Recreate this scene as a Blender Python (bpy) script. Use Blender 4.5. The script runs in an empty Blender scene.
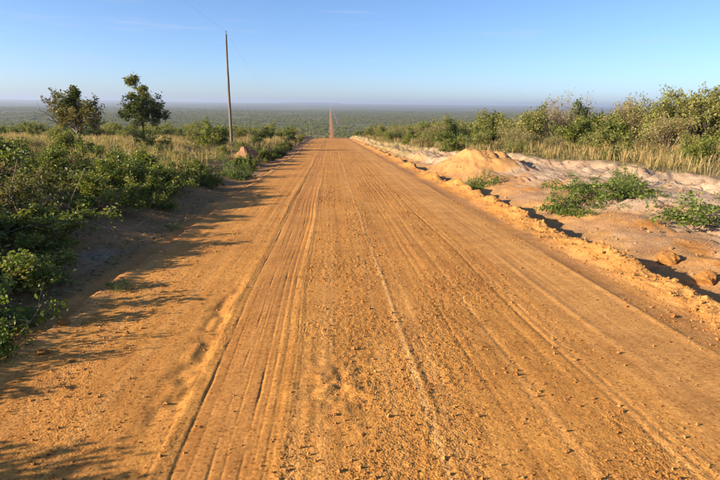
import bpy, math, random
import numpy as np
from math import radians, sin, cos, pi

scene = bpy.context.scene
COL = scene.collection

# ------------------------------------------------------------------ camera
cd = bpy.data.cameras.new('camera')
cd.sensor_width = 36.0
cd.lens = 26.0
cd.clip_start = 0.05
cd.clip_end = 40000
cam = bpy.data.objects.new('camera', cd)
COL.objects.link(cam)
cam.location = (0, 0, 1.7)
cam.rotation_mode = 'YXZ'
from mathutils import Matrix
PITCH, ROLL, YAW = radians(-14.66), radians(0.7), radians(3.35)
cam.rotation_mode = 'QUATERNION'
cam.rotation_quaternion = (Matrix.Rotation(-YAW, 3, 'Z') @ Matrix.Rotation(pi / 2 + PITCH, 3, 'X')
                           @ Matrix.Rotation(ROLL, 3, 'Z')).to_quaternion()
scene.camera = cam

# ------------------------------------------------------------------ sky, sun, exposure
SUN_ELEV = radians(18.5)
SUN_FWD = radians(14.0)          # shadows run to the right (+x) and a little away (+y)
world = bpy.data.worlds.new('World')
scene.world = world
world.use_nodes = True
nt = world.node_tree
bg = nt.nodes['Background']
sky = nt.nodes.new('ShaderNodeTexSky')
sky.sky_type = 'NISHITA'
sky.sun_disc = False
sky.sun_elevation = SUN_ELEV
# direction towards the sun: (-cos, -sin) on the ground; sun_rotation is measured from +y towards +x
sun_az = math.atan2(-cos(SUN_FWD), -sin(SUN_FWD))
sky.sun_rotation = sun_az
sky.altitude = 0
sky.air_density = 0.7
sky.dust_density = 0.6
sky.ozone_density = 6.0
# slight white balance of the whole sky, and thin high streaks of cloud all over it
wb = nt.nodes.new('ShaderNodeMix'); wb.data_type = 'RGBA'; wb.blend_type = 'MULTIPLY'
wb.inputs[0].default_value = 1.0; wb.inputs[7].default_value = (1.19, 1.02, 0.93, 1)
nt.links.new(sky.outputs[0], wb.inputs[6])
wtc = nt.nodes.new('ShaderNodeTexCoord'); wmp = nt.nodes.new('ShaderNodeMapping')
wmp.inputs['Scale'].default_value = (5, 5, 85)
nt.links.new(wtc.outputs['Generated'], wmp.inputs[0])
wn = nt.nodes.new('ShaderNodeTexNoise'); wn.inputs['Scale'].default_value = 1.0; wn.inputs['Detail'].default_value = 5
nt.links.new(wmp.outputs[0], wn.inputs['Vector'])
wr_ = nt.nodes.new('ShaderNodeMapRange'); wr_.inputs[1].default_value = .60; wr_.inputs[2].default_value = .78; wr_.inputs[4].default_value = .3
nt.links.new(wn.outputs['Fac'], wr_.inputs[0])
wc = nt.nodes.new('ShaderNodeMix'); wc.data_type = 'RGBA'; wc.inputs[7].default_value = (3.0, 3.1, 3.9, 1)
nt.links.new(wr_.outputs[0], wc.inputs[0]); nt.links.new(wb.outputs[2], wc.inputs[6])
nt.links.new(wc.outputs[2], bg.inputs[0])
bg.inputs[1].default_value = 0.104

sd = bpy.data.lights.new('sun', 'SUN')
sd.energy = 5.0
sd.angle = radians(0.53)
sd.color = (1.0, 0.86, 0.66)
sun = bpy.data.objects.new('sun', sd)
COL.objects.link(sun)
from mathutils import Vector
sdir = Vector((cos(SUN_ELEV) * cos(SUN_FWD), cos(SUN_ELEV) * sin(SUN_FWD), -sin(SUN_ELEV)))
sun.rotation_mode = 'QUATERNION'
sun.rotation_quaternion = sdir.to_track_quat('-Z', 'Y')
sun.location = (-20, -5, 12)

scene.view_settings.view_transform = 'Standard'
scene.view_settings.look = 'None'
scene.view_settings.exposure = 1.18
scene.view_settings.gamma = 1.0
scene.view_settings.use_curve_mapping = False
scene.render.engine = 'CYCLES'
scene.cycles.use_denoising = True
scene.cycles.max_bounces = 6
scene.cycles.diffuse_bounces = 3
scene.cycles.transmission_bounces = 4
scene.cycles.volume_bounces = 0
scene.cycles.use_adaptive_sampling = True
scene.cycles.adaptive_threshold = 0.02

# ------------------------------------------------------------------ noise and helpers
_tabs = {}
def perlin(x, y, seed=0):
    if seed not in _tabs:
        r = np.random.RandomState(seed + 101)
        a = r.rand(256, 256) * 2 * np.pi
        _tabs[seed] = (np.cos(a), np.sin(a))
    gx, gy = _tabs[seed]
    x = np.asarray(x, float); y = np.asarray(y, float)
    xi = np.floor(x).astype(np.int64); yi = np.floor(y).astype(np.int64)
    xf = x - xi; yf = y - yi
    u = xf * xf * xf * (xf * (xf * 6 - 15) + 10); v = yf * yf * yf * (yf * (yf * 6 - 15) + 10)
    def g(ix, iy, fx, fy):
        ix = ix & 255; iy = iy & 255
        return gx[ix, iy] * fx + gy[ix, iy] * fy
    a = g(xi, yi, xf, yf); b = g(xi + 1, yi, xf - 1, yf)
    c = g(xi, yi + 1, xf, yf - 1); d = g(xi + 1, yi + 1, xf - 1, yf - 1)
    return ((a + u * (b - a)) * (1 - v) + (c + u * (d - c)) * v) * 1.5

def fbm(x, y, oct=3, seed=0, gain=0.5):
    s = 0; a = 1.0
    for k in range(oct):
        s = s + a * perlin(x * 2 ** k + 17.3 * k, y * 2 ** k - 9.1 * k, seed + k)
        a *= gain
    return s

def sm(t, a, b):
    t = np.clip((np.asarray(t, float) - a) / (b - a), 0, 1)
    return t * t * (3 - 2 * t)

def mesh_np(name, V, polys, smooth=False, attrs=None, colors=None):
    """polys: list of int arrays (n, k)"""
    me = bpy.data.meshes.new(name)
    V = np.ascontiguousarray(V, np.float32)
    me.vertices.add(len(V)); me.vertices.foreach_set('co', V.ravel())
    nl = sum(p.size for p in polys); npoly = sum(len(p) for p in polys)
    me.loops.add(nl); me.polygons.add(npoly)
    me.loops.foreach_set('vertex_index', np.concatenate([p.ravel() for p in polys]).astype(np.int32))
    tot = np.concatenate([np.full(len(p), p.shape[1]) for p in polys]).astype(np.int32)
    st = np.concatenate([[0], np.cumsum(tot)[:-1]]).astype(np.int32)
    me.polygons.foreach_set('loop_start', st)
    me.polygons.foreach_set('loop_total', tot)
    me.polygons.foreach_set('use_smooth', np.full(npoly, smooth, bool))
    for k, v in (attrs or {}).items():
        a = me.attributes.new(k, 'FLOAT', 'POINT'); a.data.foreach_set('value', np.ascontiguousarray(v, np.float32))
    for k, v in (colors or {}).items():
        a = me.attributes.new(k, 'FLOAT_COLOR', 'POINT')
        c = np.ones((len(V), 4), np.float32); c[:, :3] = v
        a.data.foreach_set('color', c.ravel())
    me.update(calc_edges=True)
    me.validate()
    return me

def obj(name, me, mat=None, parent=None):
    o = bpy.data.objects.new(name, me)
    COL.objects.link(o)
    if mat is not None and me is not None and not me.materials:
        me.materials.append(mat)
    if parent is not None:
        o.parent = parent
    return o

def tag(o, label=None, cat=None, group=None, kind=None):
    if label: o['label'] = label
    if cat: o['category'] = cat
    if group: o['group'] = group
    if kind: o['kind'] = kind
    return o

def thing(name, label, cat, loc, rz=0.0, scale=(1, 1, 1), group=None, tilt=(0, 0)):
    o = bpy.data.objects.new(name, None)
    o.empty_display_size = 0.2
    COL.objects.link(o)
    o.location = loc; o.rotation_euler = (tilt[0], tilt[1], rz); o.scale = scale
    return tag(o, label, cat, group)

def grid(xs, ys):
    nx, ny = len(xs), len(ys)
    X, Y = np.meshgrid(xs, ys)
    i = np.arange(nx * ny).reshape(ny, nx)
    q = np.stack([i[:-1, :-1], i[:-1, 1:], i[1:, 1:], i[1:, :-1]], -1).reshape(-1, 4)
    return X.ravel(), Y.ravel(), q

# ------------------------------------------------------------------ materials
def new_mat(name):
    m = bpy.data.materials.new(name); m.use_nodes = True
    t = m.node_tree
    return m, t, t.nodes['Principled BSDF'], t.nodes['Material Output']

def N(t, typ, **kw):
    n = t.nodes.new(typ)
    for k, v in kw.items():
        if k.startswith('i_'):
            n.inputs[k[2:].replace('_', ' ')].default_value = v
        else:
            setattr(n, k, v)
    return n

def mixrgb(t, fac, a, b, blend='MIX'):
    n = t.nodes.new('ShaderNodeMix'); n.data_type = 'RGBA'; n.blend_type = blend
    for sock, v in ((n.inputs[0], fac), (n.inputs[6], a), (n.inputs[7], b)):
        if isinstance(v, bpy.types.NodeSocket): t.links.new(v, sock)
        elif isinstance(v, (int, float)): sock.default_value = v
        else: sock.default_value = (*v, 1)
    return n.outputs[2]

def mathn(t, op, a, b=None, c=None):
    n = t.nodes.new('ShaderNodeMath'); n.operation = op
    for k, v in enumerate((a, b, c)):
        if v is None: continue
        if isinstance(v, bpy.types.NodeSocket): t.links.new(v, n.inputs[k])
        else: n.inputs[k].default_value = v
    return n.outputs[0]

def noise(t, vec, scale, detail=4, rough=0.55):
    n = N(t, 'ShaderNodeTexNoise'); n.inputs['Scale'].default_value = scale
    n.inputs['Detail'].default_value = detail; n.inputs['Roughness'].default_value = rough
    t.links.new(vec, n.inputs['Vector'])
    return n.outputs['Fac']

def ramp(t, fac, stops, interp='LINEAR'):
    n = t.nodes.new('ShaderNodeValToRGB'); n.color_ramp.interpolation = interp
    e = n.color_ramp.elements
    while len(e) < len(stops): e.new(0.5)
    for k, (p, c) in enumerate(stops):
        e[k].position = p; e[k].color = (*c, 1) if len(c) == 3 else c
    t.links.new(fac, n.inputs[0])
    return n.outputs[0]

def soil_material(name, bump_fine=1.0, rough_attr=False):
    """colour from the soil attribute 'soil', broken up by grain; fine relief as bump"""
    m, t, b, out = new_mat(name)
    tc = N(t, 'ShaderNodeTexCoord').outputs['Object']
    at = N(t, 'ShaderNodeAttribute', attribute_name='soil').outputs['Color']
    gA = noise(t, tc, 55, 5, 0.7)
    gB = noise(t, tc, 3.1, 5, 0.6)
    gC = noise(t, tc, 0.45, 4, 0.55)
    c = mixrgb(t, 1.0, at, ramp(t, gA, [(0.3, (0.70, 0.66, 0.60)), (0.5, (1, 1, 1)), (0.75, (1.22, 1.22, 1.2))]), 'MULTIPLY')
    c = mixrgb(t, 1.0, c, ramp(t, gB, [(0.3, (0.82, 0.79, 0.76)), (0.55, (1, 1, 1)), (0.8, (1.12, 1.12, 1.1))]), 'MULTIPLY')
    c = mixrgb(t, 1.0, c, ramp(t, gC, [(0.3, (0.9, 0.87, 0.84)), (0.7, (1.06, 1.06, 1.04))]), 'MULTIPLY')
    sv = N(t, 'ShaderNodeTexVoronoi'); sv.inputs['Scale'].default_value = 62; t.links.new(tc, sv.inputs['Vector'])
    sep = N(t, 'ShaderNodeSeparateColor'); t.links.new(sv.outputs['Color'], sep.inputs[0])
    c = mixrgb(t, 1.0, c, ramp(t, sep.outputs[0], [(0.0, (0.58, 0.52, 0.44)), (0.14, (0.93, 0.92, 0.90)), (0.8, (1.05, 1.05, 1.04)), (1.0, (1.25, 1.28, 1.3))]), 'MULTIPLY')
    if rough_attr:      # colour streaks dragged out along the road by wheels and grader
        mp = N(t, 'ShaderNodeMapping'); mp.inputs['Scale'].default_value = (1, 0.02, 0.02); t.links.new(tc, mp.inputs[0])
        c = mixrgb(t, 1.0, c, ramp(t, noise(t, mp.outputs[0], 9, 6, 0.65), [(0.3, (0.84, 0.80, 0.76)), (0.5, (1, 1, 1)), (0.72, (1.12, 1.13, 1.14))]), 'MULTIPLY')
    t.links.new(c, b.inputs['Base Color'])
    b.inputs['Roughness'].default_value = 0.93
    b.inputs['Specular IOR Level'].default_value = 0.15
    vo = N(t, 'ShaderNodeTexVoronoi'); vo.inputs['Scale'].default_value = 75
    t.links.new(tc, vo.inputs['Vector'])
    v2 = N(t, 'ShaderNodeTexVoronoi'); v2.inputs['Scale'].default_value = 26
    t.links.new(tc, v2.inputs['Vector'])
    h = mathn(t, 'MULTIPLY_ADD', vo.outputs['Distance'], -0.009, mathn(t, 'MULTIPLY', gA, 0.004))
    h = mathn(t, 'MULTIPLY_ADD', v2.outputs['Distance'], -0.008, h)
    h = mathn(t, 'MULTIPLY_ADD', noise(t, tc, 14, 3, 0.5), 0.010, h)
    if not rough_attr:
        rg_ = N(t, 'ShaderNodeTexNoise'); rg_.noise_type = 'RIDGED_MULTIFRACTAL'
        rg_.inputs['Scale'].default_value = 1.7; rg_.inputs['Detail'].default_value = 7; rg_.inputs['Roughness'].default_value = .62
        t.links.new(tc, rg_.inputs['Vector'])
        h = mathn(t, 'MULTIPLY_ADD', rg_.outputs['Fac'], 0.035, h)
    if rough_attr:
        ra = N(t, 'ShaderNodeAttribute', attribute_name='gravel').outputs['Fac']
        h = mathn(t, 'MULTIPLY', h, ra)
    bp = N(t, 'ShaderNodeBump'); bp.inputs['Strength'].default_value = bump_fine
    bp.inputs['Distance'].default_value = 1.0
    t.links.new(h, bp.inputs['Height']); t.links.new(bp.outputs[0], b.inputs['Normal'])
    return m

def leaf_material(name, stops, trans=0.35, rough=0.5, tvar=0.12):
    m, t, b, out = new_mat(name)
    ti = N(t, 'ShaderNodeAttribute', attribute_name='tint').outputs['Fac']
    oi = N(t, 'ShaderNodeObjectInfo').outputs['Random']
    f = mathn(t, 'ADD', ti, mathn(t, 'MULTIPLY', mathn(t, 'SUBTRACT', oi, 0.5), tvar))
    c = ramp(t, f, stops)
    t.links.new(c, b.inputs['Base Color'])
    b.inputs['Roughness'].default_value = rough
    b.inputs['Specular IOR Level'].default_value = 0.35
    tr = N(t, 'ShaderNodeBsdfTranslucent')
    t.links.new(mixrgb(t, 1.0, c, (1.15, 1.2, 0.6), 'MULTIPLY'), tr.inputs['Color'])
    mx = N(t, 'ShaderNodeMixShader'); mx.inputs[0].default_value = trans
    t.links.new(b.outputs[0], mx.inputs[1]); t.links.new(tr.outputs[0], mx.inputs[2])
    t.links.new(mx.outputs[0], out.inputs['Surface'])
    return m

def bark_material(name, c1, c2, scale=18):
    m, t, b, out = new_mat(name)
    tc = N(t, 'ShaderNodeTexCoord').outputs['Object']
    mp = N(t, 'ShaderNodeMapping'); mp.inputs['Scale'].default_value = (1, 1, 0.12)
    t.links.new(tc, mp.inputs[0])
    n1 = noise(t, mp.outputs[0], scale, 6, 0.65)
    t.links.new(ramp(t, n1, [(0.3, c1), (0.7, c2)]), b.inputs['Base Color'])
    b.inputs['Roughness'].default_value = 0.9
    bp = N(t, 'ShaderNodeBump'); bp.inputs['Strength'].default_value = 0.6; bp.inputs['Distance'].default_value = 0.02
    t.links.new(n1, bp.inputs['Height']); t.links.new(bp.outputs[0], b.inputs['Normal'])
    return m

M = {}
M['road'] = soil_material('packed_orange_earth', 0.34, True)
M['soil'] = soil_material('roadside_soil', 0.7)
M['clod'] = soil_material('earth_clod', 0.8)
M['bark'] = bark_material('grey_brown_bark', (0.09, 0.065, 0.05), (0.22, 0.17, 0.13))
M['dark_bark'] = bark_material('dark_bark', (0.03, 0.024, 0.02), (0.08, 0.062, 0.05))
M['dry_twig'] = bark_material('dry_twig', (0.22, 0.14, 0.09), (0.42, 0.30, 0.20))
M['pole_wood'] = bark_material('weathered_pole_wood', (0.10, 0.075, 0.06), (0.30, 0.23, 0.18), 9)
M['broad'] = leaf_material('broad_green_leaf', [(0.0, (0.05, 0.08, 0.013)), (0.42, (0.14, 0.17, 0.026)), (0.75, (0.29, 0.285, 0.05)), (0.92, (0.38, 0.30, 0.08)), (1.0, (0.28, 0.14, 0.06))])
M['creeper'] = leaf_material('creeper_leaf', [(0.0, (0.05, 0.085, 0.012)), (0.5, (0.13, 0.18, 0.025)), (0.9, (0.25, 0.28, 0.045)), (1.0, (0.3, 0.2, 0.07))])
M['olive'] = leaf_material('olive_leaf', [(0.0, (0.10, 0.115, 0.025)), (0.45, (0.24, 0.235, 0.055)), (0.85, (0.38, 0.335, 0.10)), (1.0, (0.40, 0.26, 0.10))])
M['pale'] = leaf_material('pale_dry_leaf', [(0.0, (0.15, 0.14, 0.045)), (0.5, (0.30, 0.245, 0.09)), (0.9, (0.44, 0.34, 0.16)), (1.0, (0.36, 0.22, 0.10))])
M['russet'] = leaf_material('russet_leaf', [(0.0, (0.06, 0.075, 0.02)), (0.45, (0.15, 0.15, 0.035)), (0.75, (0.22, 0.16, 0.05)), (1.0, (0.25, 0.125, 0.05))])
M['darkgreen'] = leaf_material('dark_green_leaf', [(0.0, (0.03, 0.045, 0.012)), (0.5, (0.08, 0.10, 0.022)), (0.9, (0.17, 0.175, 0.045)), (1.0, (0.18, 0.12, 0.04))])
M['grass'] = leaf_material('dry_grass', [(0.0, (0.13, 0.14, 0.03)), (0.35, (0.27, 0.21, 0.07)), (0.7, (0.45, 0.29, 0.11)), (1.0, (0.56, 0.40, 0.19))], 0.3, 0.6, 0)
M['weed'] = leaf_material('green_weed', [(0.0, (0.05, 0.09, 0.02)), (0.6, (0.14, 0.18, 0.04)), (1.0, (0.28, 0.25, 0.08))], 0.35, 0.6, 0)

# ------------------------------------------------------------------ terrain shape
_g = np.arange(-4000, 20001, 2.0)
_kx = [-4000, -200, 0, 92, 140, 200, 430, 1500, 1700, 2300, 3200, 8200, 8800, 20000]
_ks = [0, -.03, -.046, -.046, -.10, -.10, 0.0, 0.0012, -.004, -.004, .004, .0066, .0, .0]
_s = np.interp(_g, _kx, _ks)
_z = np.concatenate([[0], np.cumsum((_s[1:] + _s[:-1]))])
_z -= np.interp(0, _g, _z)
def prof(y): return np.interp(y, _g, _z)

def grass_edge(y):
    e = np.interp(y, [3, 9, 14, 20, 23.5, 34, 60, 120], [10.2, 10.0, 10.2, 9.9, 8.4, 6.3, 4.9, 4.7])
    return e + (0.55 - .2 * sm(y, 25, 45)) * perlin(y * 0.45, y * 0 + 3.3, 4) + 0.25 * perlin(y * 1.7, y * 0 + 8.3, 5)

def left_edge(y):
    return -2.42 + 0.10 * perlin(y * 0.5, y * 0 + 1.7, 6) + 0.05 * perlin(y * 2.1, y * 0 + 5.7, 7)

def lateral(x, y):
    near = 1 - sm(y, 110, 260)
    n1 = fbm(x * .3, y * .3, 3, 10); n2 = fbm(x * 1.3, y * 1.3, 3, 14); n3 = fbm(x * 5, y * 5, 2, 18)
    le = left_edge(y)
    dl = le - x
    tl = sm(dl, 0.5, 2.6)
    zl = 0.36 * tl + 0.22 * sm(dl, 3, 12) + tl * (0.14 * n1 + 0.045 * n2) + 0.012 * n3 * sm(dl, 0.05, 0.5)
    zl = zl - 0.05 * np.exp(-((dl - 0.55) / 0.35) ** 2)
    zl = zl * (x < le + 0.4)
    ge = grass_edge(y)
    u = (x - 4.25) / np.maximum(ge - 4.25, 0.5)
    rise = 0.10 * sm(u, 0.02, 0.2) + 0.20 * sm(u + 0.10 * n1, 0.30, 0.42) + 0.24 * sm(u + 0.12 * n2, 0.8, 1.0) + 0.05 * u * (u > 0) * (u < 1) + 0.05 * (u >= 1)
    band = sm(u, 0.15, 0.35) * (1 - sm(u, 1.05, 1.3))
    rid = 1 - np.abs(fbm(x * .8 + .25 * n2, y * .45, 3, 30))
    zr = rise + .03 * sm(x, 4.0, 4.3) * (1 - sm(x, 5.2, 6)) * (n2 + .6 * n3) + band * (0.12 * n1 + 0.028 * n2 + 0.016 * n3 + .012 * fbm(x * 12, y * 12, 2, 22) - 0.07 * sm(rid, .88, 1.0) - .035 * sm(1 - np.abs(perlin(x * 2.6 + n2, y * 1.4, 33)), .86, 1.0))
    zr = zr + 0.30 * sm(x - ge, 0.3, 8) + sm(x - ge, 0, 2) * (0.10 * n1 + 0.03 * n2)
    rx = (x - 6.3 + 0.10 * n2); ry = (y - 22.0)
    mound = 0.52 * np.exp(-(np.abs(rx) / 1.75) ** 2.6 - (np.abs(ry + .5 * n1) / 3.0) ** 2.4) * (1 - sm(x + 0.10 * n2 + .25 * n1, 7.2, 7.6)) * (1 + 0.13 * n2 + .05 * n3)
    zr = zr + mound
    zr = zr - 0.21 * sm(x, 3.9, 4.02) * (1 - sm(x + .3 * n1, 4.5, 6.3)) * (1 - .6 * sm(y, 25, 50))
    zr = zr * (x > 3.9)
    z = (zl + zr) * near
    far = sm(np.hypot(x, y), 150, 900)
    z = z + far * 2.2 * fbm(x / 420., y / 420., 3, 40) * sm(np.abs(x), 10, 200)
    farther = sm(y, 2500, 7000)
    z = z + farther * (5 * fbm(x / 2600., y / 2600., 3, 44) + 0)
    # low flat-topped rise on the skyline, left of the road
    z = z + 19 * sm(y, 7600, 8200) * sm(x, -900, -500) * (1 - sm(x, 60, 260)) * (0.8 + 0.4 * perlin(x / 300., y * 0 + .3, 48))
    z = z + 7 * sm(y, 7200, 8600) * (1 - sm(x, -3200, -1500))
    z = z - 60 * sm(y, 9300, 11500)
    return z

ROAD_L, ROAD_R = -2.62, 4.22
def under_road(x, y):
    return -0.07 * sm(x, -2.62, -2.3) * (1 - sm(x, 3.9, 4.2))

def ground_z(x, y):
    x = np.asarray(x, float); y = np.asarray(y, float)
    return prof(y) + lateral(x, y) + under_road(x, y)

def gz(x, y): return float(ground_z(np.array([x]), np.array([y]))[0])

# ------------------------------------------------------------------ ground sheet
def spaced(start, end, first, rate):
    v = [start]; d = first
    while v[-1] < end:
        v.append(v[-1] + max(first, abs(v[-1] - start + 0.0) * rate))
    return np.array(v)
xr = spaced(12.0, 12000, 0.09, 0.07); xl = -spaced(7.0, 12000, 0.07, 0.07)
xs = np.concatenate([xl[::-1], np.arange(-6.94, 4.0, 0.12), np.arange(4.0, 11.96, 0.055), xr])
xs = np.unique(np.round(xs, 4)); xs = xs[(xs > -12000) & (xs < 12000)]
yv = [3.0]
while yv[-1] < 12000: yv.append(yv[-1] + max(0.05, 0.0165 * yv[-1]))
yb = [2.95]
while yb[-1] > -2000: yb.append(yb[-1] - max(0.12, 0.12 * (3 - yb[-1])))
ys = np.concatenate([np.array(yb)[::-1], np.array(yv)])
ys = ys[(ys > -2000) & (ys < 12000)]
GX, GY, GQ = grid(xs, ys)
GZ = ground_z(GX, GY)

def soil_color(x, y):
    n1 = fbm(x * .5, y * .5, 3, 60); n2 = fbm(x * 2.2, y * 2.2, 3, 64)
    orange = np.array([0.50, 0.225, 0.056]); tan = np.array([0.46, 0.29, 0.13]); pale = np.array([0.47, 0.335, 0.225])
    litter = np.array([0.21, 0.12, 0.06]); grassy = np.array([0.20, 0.155, 0.065]); shoulder = np.array([0.40, 0.20, 0.085])
    grey = np.array([0.34, 0.24, 0.18]); plain = np.array([0.11, 0.115, 0.045]); plain2 = np.array([0.17, 0.15, 0.06])
    def lerp(a, b, t): return a + (b - a) * t[:, None]
    c = np.tile(orange, (len(x), 1))
    # right bank: orange, then pale sand with pink-brown streaks, then grass floor
    ge = grass_edge(y)
    u = (x - 4.25) / np.maximum(ge - 4.25, 0.5)
    c = lerp(c, np.array([0.40, 0.215, 0.085]), sm(x, 3.9, 4.2) * sm(n2, -.5, .3))
    c = lerp(c, np.array([0.50, 0.275, 0.105]), np.exp(-((x - 5.0 + .2 * n1) / .35) ** 2) * .9)
    c = lerp(c, pale, sm(u + 0.16 * n1 + .05 * n2, 0.22, 0.42) * (x > 4))
    c = lerp(c, np.array([0.40, 0.25, 0.16]), sm(fbm(x * .9, y * .5, 3, 70), .18, .42) * sm(u, .25, .4) * 0.8)
    c = lerp(c, np.array([0.36, 0.20, 0.10]), sm(fbm(x * 1.6, y * .7, 3, 73), .1, .5) * sm(x, 4.1, 4.5) * (1 - sm(x, 5.6, 6.4)) * .75)
    md = np.exp(-((x - 6.3) / 1.7) ** 2 - ((y - 22) / 3.2) ** 2)
    c = lerp(c, np.array([0.52, 0.27, 0.095]), sm(md + .15 * n2, 0.15, 0.5))
    fo = sm(y, 26, 40) * sm(u, 0.1, 0.3)
    c = lerp(c, np.array([0.36, 0.24, 0.115]), fo * .85)
    c = lerp(c, grassy * 1.2, sm(y, 27, 40) * sm(x, 4.2, 4.7) * sm(n1 + .4 * n2, -.25, .15))
    c = lerp(c, grassy, sm(u + .12 * n2, 0.93, 1.12) * (x > 4))
    # left shoulder and bush floor
    dl = left_edge(y) - x
    c = lerp(c, shoulder, sm(dl + .1 * n2, 0.05, 0.5))
    gp = np.exp(-((x + 3.15) / .3) ** 2 - ((y - 6.9) / .7) ** 2) + np.exp(-((x + 3.1) / .5) ** 2 - ((y - 19.5) / 1.5) ** 2)
    c = lerp(c, litter, sm(dl + .35 * n1 + .2 * n2, 0.75, 1.5))
    c = lerp(c, grey, sm(gp + .35 * n2, 0.3, 0.9) * .8)
    c = lerp(c, grassy, sm(dl, 2.2, 4) * sm(y, 14, 19))
    r = np.hypot(x, y)
    nf = fbm(x / 60., y / 60., 4, 74); nb = fbm(x / 350., y / 350., 3, 78)
    pc = lerp(np.tile(plain, (len(x), 1)), plain2, sm(nf * .6 + nb * 1.2, -.2, .6))
    off = np.maximum(sm(x, 6, 14), sm(-x, 5, 12))
    c = lerp(c, pc, sm(r, 60, 160) * off)
    fy = sm(y, 110, 190)
    c = lerp(c, pc, fy * np.maximum(sm(x, 2.9, 3.6), sm(-x, 1.3, 2.0)))
    return np.clip(c, 0.01, 0.9)

ground = obj('ground', mesh_np('ground', np.stack([GX, GY, GZ], 1), [GQ], True, colors={'soil': soil_color(GX, GY)}), M['soil'])
tag(ground, 'roadside sand, soil and scrub plain running to the horizon', kind='structure')

# ------------------------------------------------------------------ road
def windrow_x(y): return 3.82 + 0.10 * perlin(y * .4, y * 0 + .6, 80) + 0.05 * perlin(y * 1.6, y * 0 + 2.6, 81)

def road_relief(x, y):
    """height over the road profile, and the gravel factor for the fine bump"""
    w = x + 0.05 * perlin(y * .16, x * 0 + .4, 90) + .035 * perlin(x * 1.1, y * .33, 85)          # tracks wander slightly
    fine = 1 - sm(y, 20, 60)
    z = 0.03 * (1 - ((x - 0.7) / 3.3) ** 2) * 1.0
    z = z + 0.010 * fbm(x * .7, y * .35, 3, 91)
    # long streaks left by tyres and the grader
    st = perlin(w * 9, y * .10, 92) + .7 * perlin(w * 21, y * .16, 93) + .45 * perlin(w * 44, y * .3, 94)
    amp = 0.0018 + 0.0030 * sm(perlin(w * 1.3, y * .06, 95), -.2, .5)
    z = z + st * amp * (.35 + .65 * sm(fbm(x * .9, y * .22, 3, 84), -.3, .4)) * (1 - .5 * sm(x, 1.8, 2.2))
    # rolled smooth lane at right, rough gravel in the middle
    smooth_lane = sm(w, 1.95, 2.25) * (1 - sm(w, 2.75, 3.0))
    gravel = 0.55 + 0.9 * sm(w, -.35, -.1) * (1 - sm(w, 1.5, 2.0)) + .25 * (1 - sm(w, -1.6, -1.1))
    gravel = gravel * (1 - .65 * smooth_lane) * (0.35 + 1.0 * sm(fbm(x * 1.3, y * .45, 4, 96), -.45, .55))
    # fresh tyre track on the left: shallow trough with four sharp grooves
    tl = sm(w, -.84, -.78) * (1 - sm(w, -.42, -.36))
    z = z - 0.004 * tl
    gravel = gravel * (1 - .6 * tl)
    for c, d, s in ((-.80, .015, .011), (-.72, .006, .007), (-.61, .014, .008), (-.545, .008, .007), (-.45, .016, .009), (-.39, .012, .008), (-.33, .009, .008), (-.26, .008, .008), (-.92, .006, .010)):
        br = .15 + 1.3 * np.abs(perlin(y * .8, y * 0 + c * 31, 97)) + .5 * perlin(y * 4.5, x * 0 + c * 17, 89)
        z = z - .36 * d * br * np.exp(-((w - c + .008 * perlin(y * .7, y * 0 + c * 9, 98) + .004 * perlin(y * 5, y * 0 + c * 23, 86)) / s) ** 2)
    for c, hgt, s in ((-.90, .006, .04), (-.27, .005, .035)):
        z = z + hgt * np.exp(-((w - c) / s) ** 2) * (.6 + .6 * np.abs(perlin(y * 3, x * 6, 99)))
    # crumbled shoulder of the track
    cr = np.exp(-((w + 1.0) / .12) ** 2) * sm(y, 2.4, 3.0) * (1 - sm(y, 4.6, 6.0))
    z = z + cr * (.02 * perlin(x * 9, y * 5, 100) - .012)
    # grader ridge
    z = z + (.0042 + .0015 * perlin(y * 2, y * 0 + .2, 101)) * np.exp(-((w - .60 - .015 * perlin(y * .5, y * 0 + 7.2, 102)) / .018) ** 2)
    z = z + (.006 * np.exp(-((w - 2.32) / .03) ** 2) + .009 * np.exp(-((w - 2.98) / .035) ** 2)) * sm(perlin(y * .3, y * 0 + 9.1, 83), -.35, .3) - (.005 * np.exp(-((w - 1.62) / .03) ** 2) + .005 * np.exp(-((w - 1.35) / .02) ** 2)) * np.abs(perlin(y * .5, y * 0 + 3.4, 88)) * 1.8
    # older grooves on the right half
    for c, d in ((1.05, .005), (1.14, .004), (1.78, .008), (1.86, .006), (2.55, .005)):
        z = z - d * np.exp(-((w - c) / .016) ** 2) * (.4 + .8 * np.abs(perlin(y * .35, y * 0 + c * 13, 103)))
    # loose grain
    z = z + .55 * fine * gravel * (.0022 * perlin(x * 14, y * 9, 104) + .0050 * sm(perlin(x * 36, y * 33, 105), .1, .6) + .0050 * sm(perlin(x * 66, y * 62, 106), .05, .5) - .0025 * sm(perlin(x * 26, y * 22, 87), .3, .6))
    # patch of broken crust near the middle
    pt = np.exp(-((x - .03) / .22) ** 2 - ((y - 3.1) / .45) ** 2)
    z = z + pt * .022 * fbm(x * 6, y * 6, 3, 107)
    # left lip
    le = left_edge(y)
    z = z + .035 * np.exp(-((x - le - .06) / .10) ** 2) * (.7 + .5 * perlin(y * 1.2, x * 2, 108))
    # windrow of graded earth along the right side
    wx = windrow_x(y)
    d = x - wx
    hgt = np.maximum(.12 + .19 * fbm(y * .55, y * 0 + .9, 3, 109) - .10 * np.exp(-((y - 6.2) / .9) ** 2) + .05 * perlin(y * 2.3, x * .8, 112), .03)
    hgt = hgt * (1 - .45 * sm(y, 30, 70))
    prof_w = np.where(d < 0, np.exp(-(d / .34) ** 2), np.exp(-(d / .07) ** 2))
    z = z + hgt * prof_w
    wr = np.exp(-((d + .12) / .34) ** 2)
    z = z + wr * (.028 * fbm(x * 4, y * 4, 3, 110) + .007 * perlin(x * 19, y * 19, 113))
    gravel = gravel + wr * 1.0
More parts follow.
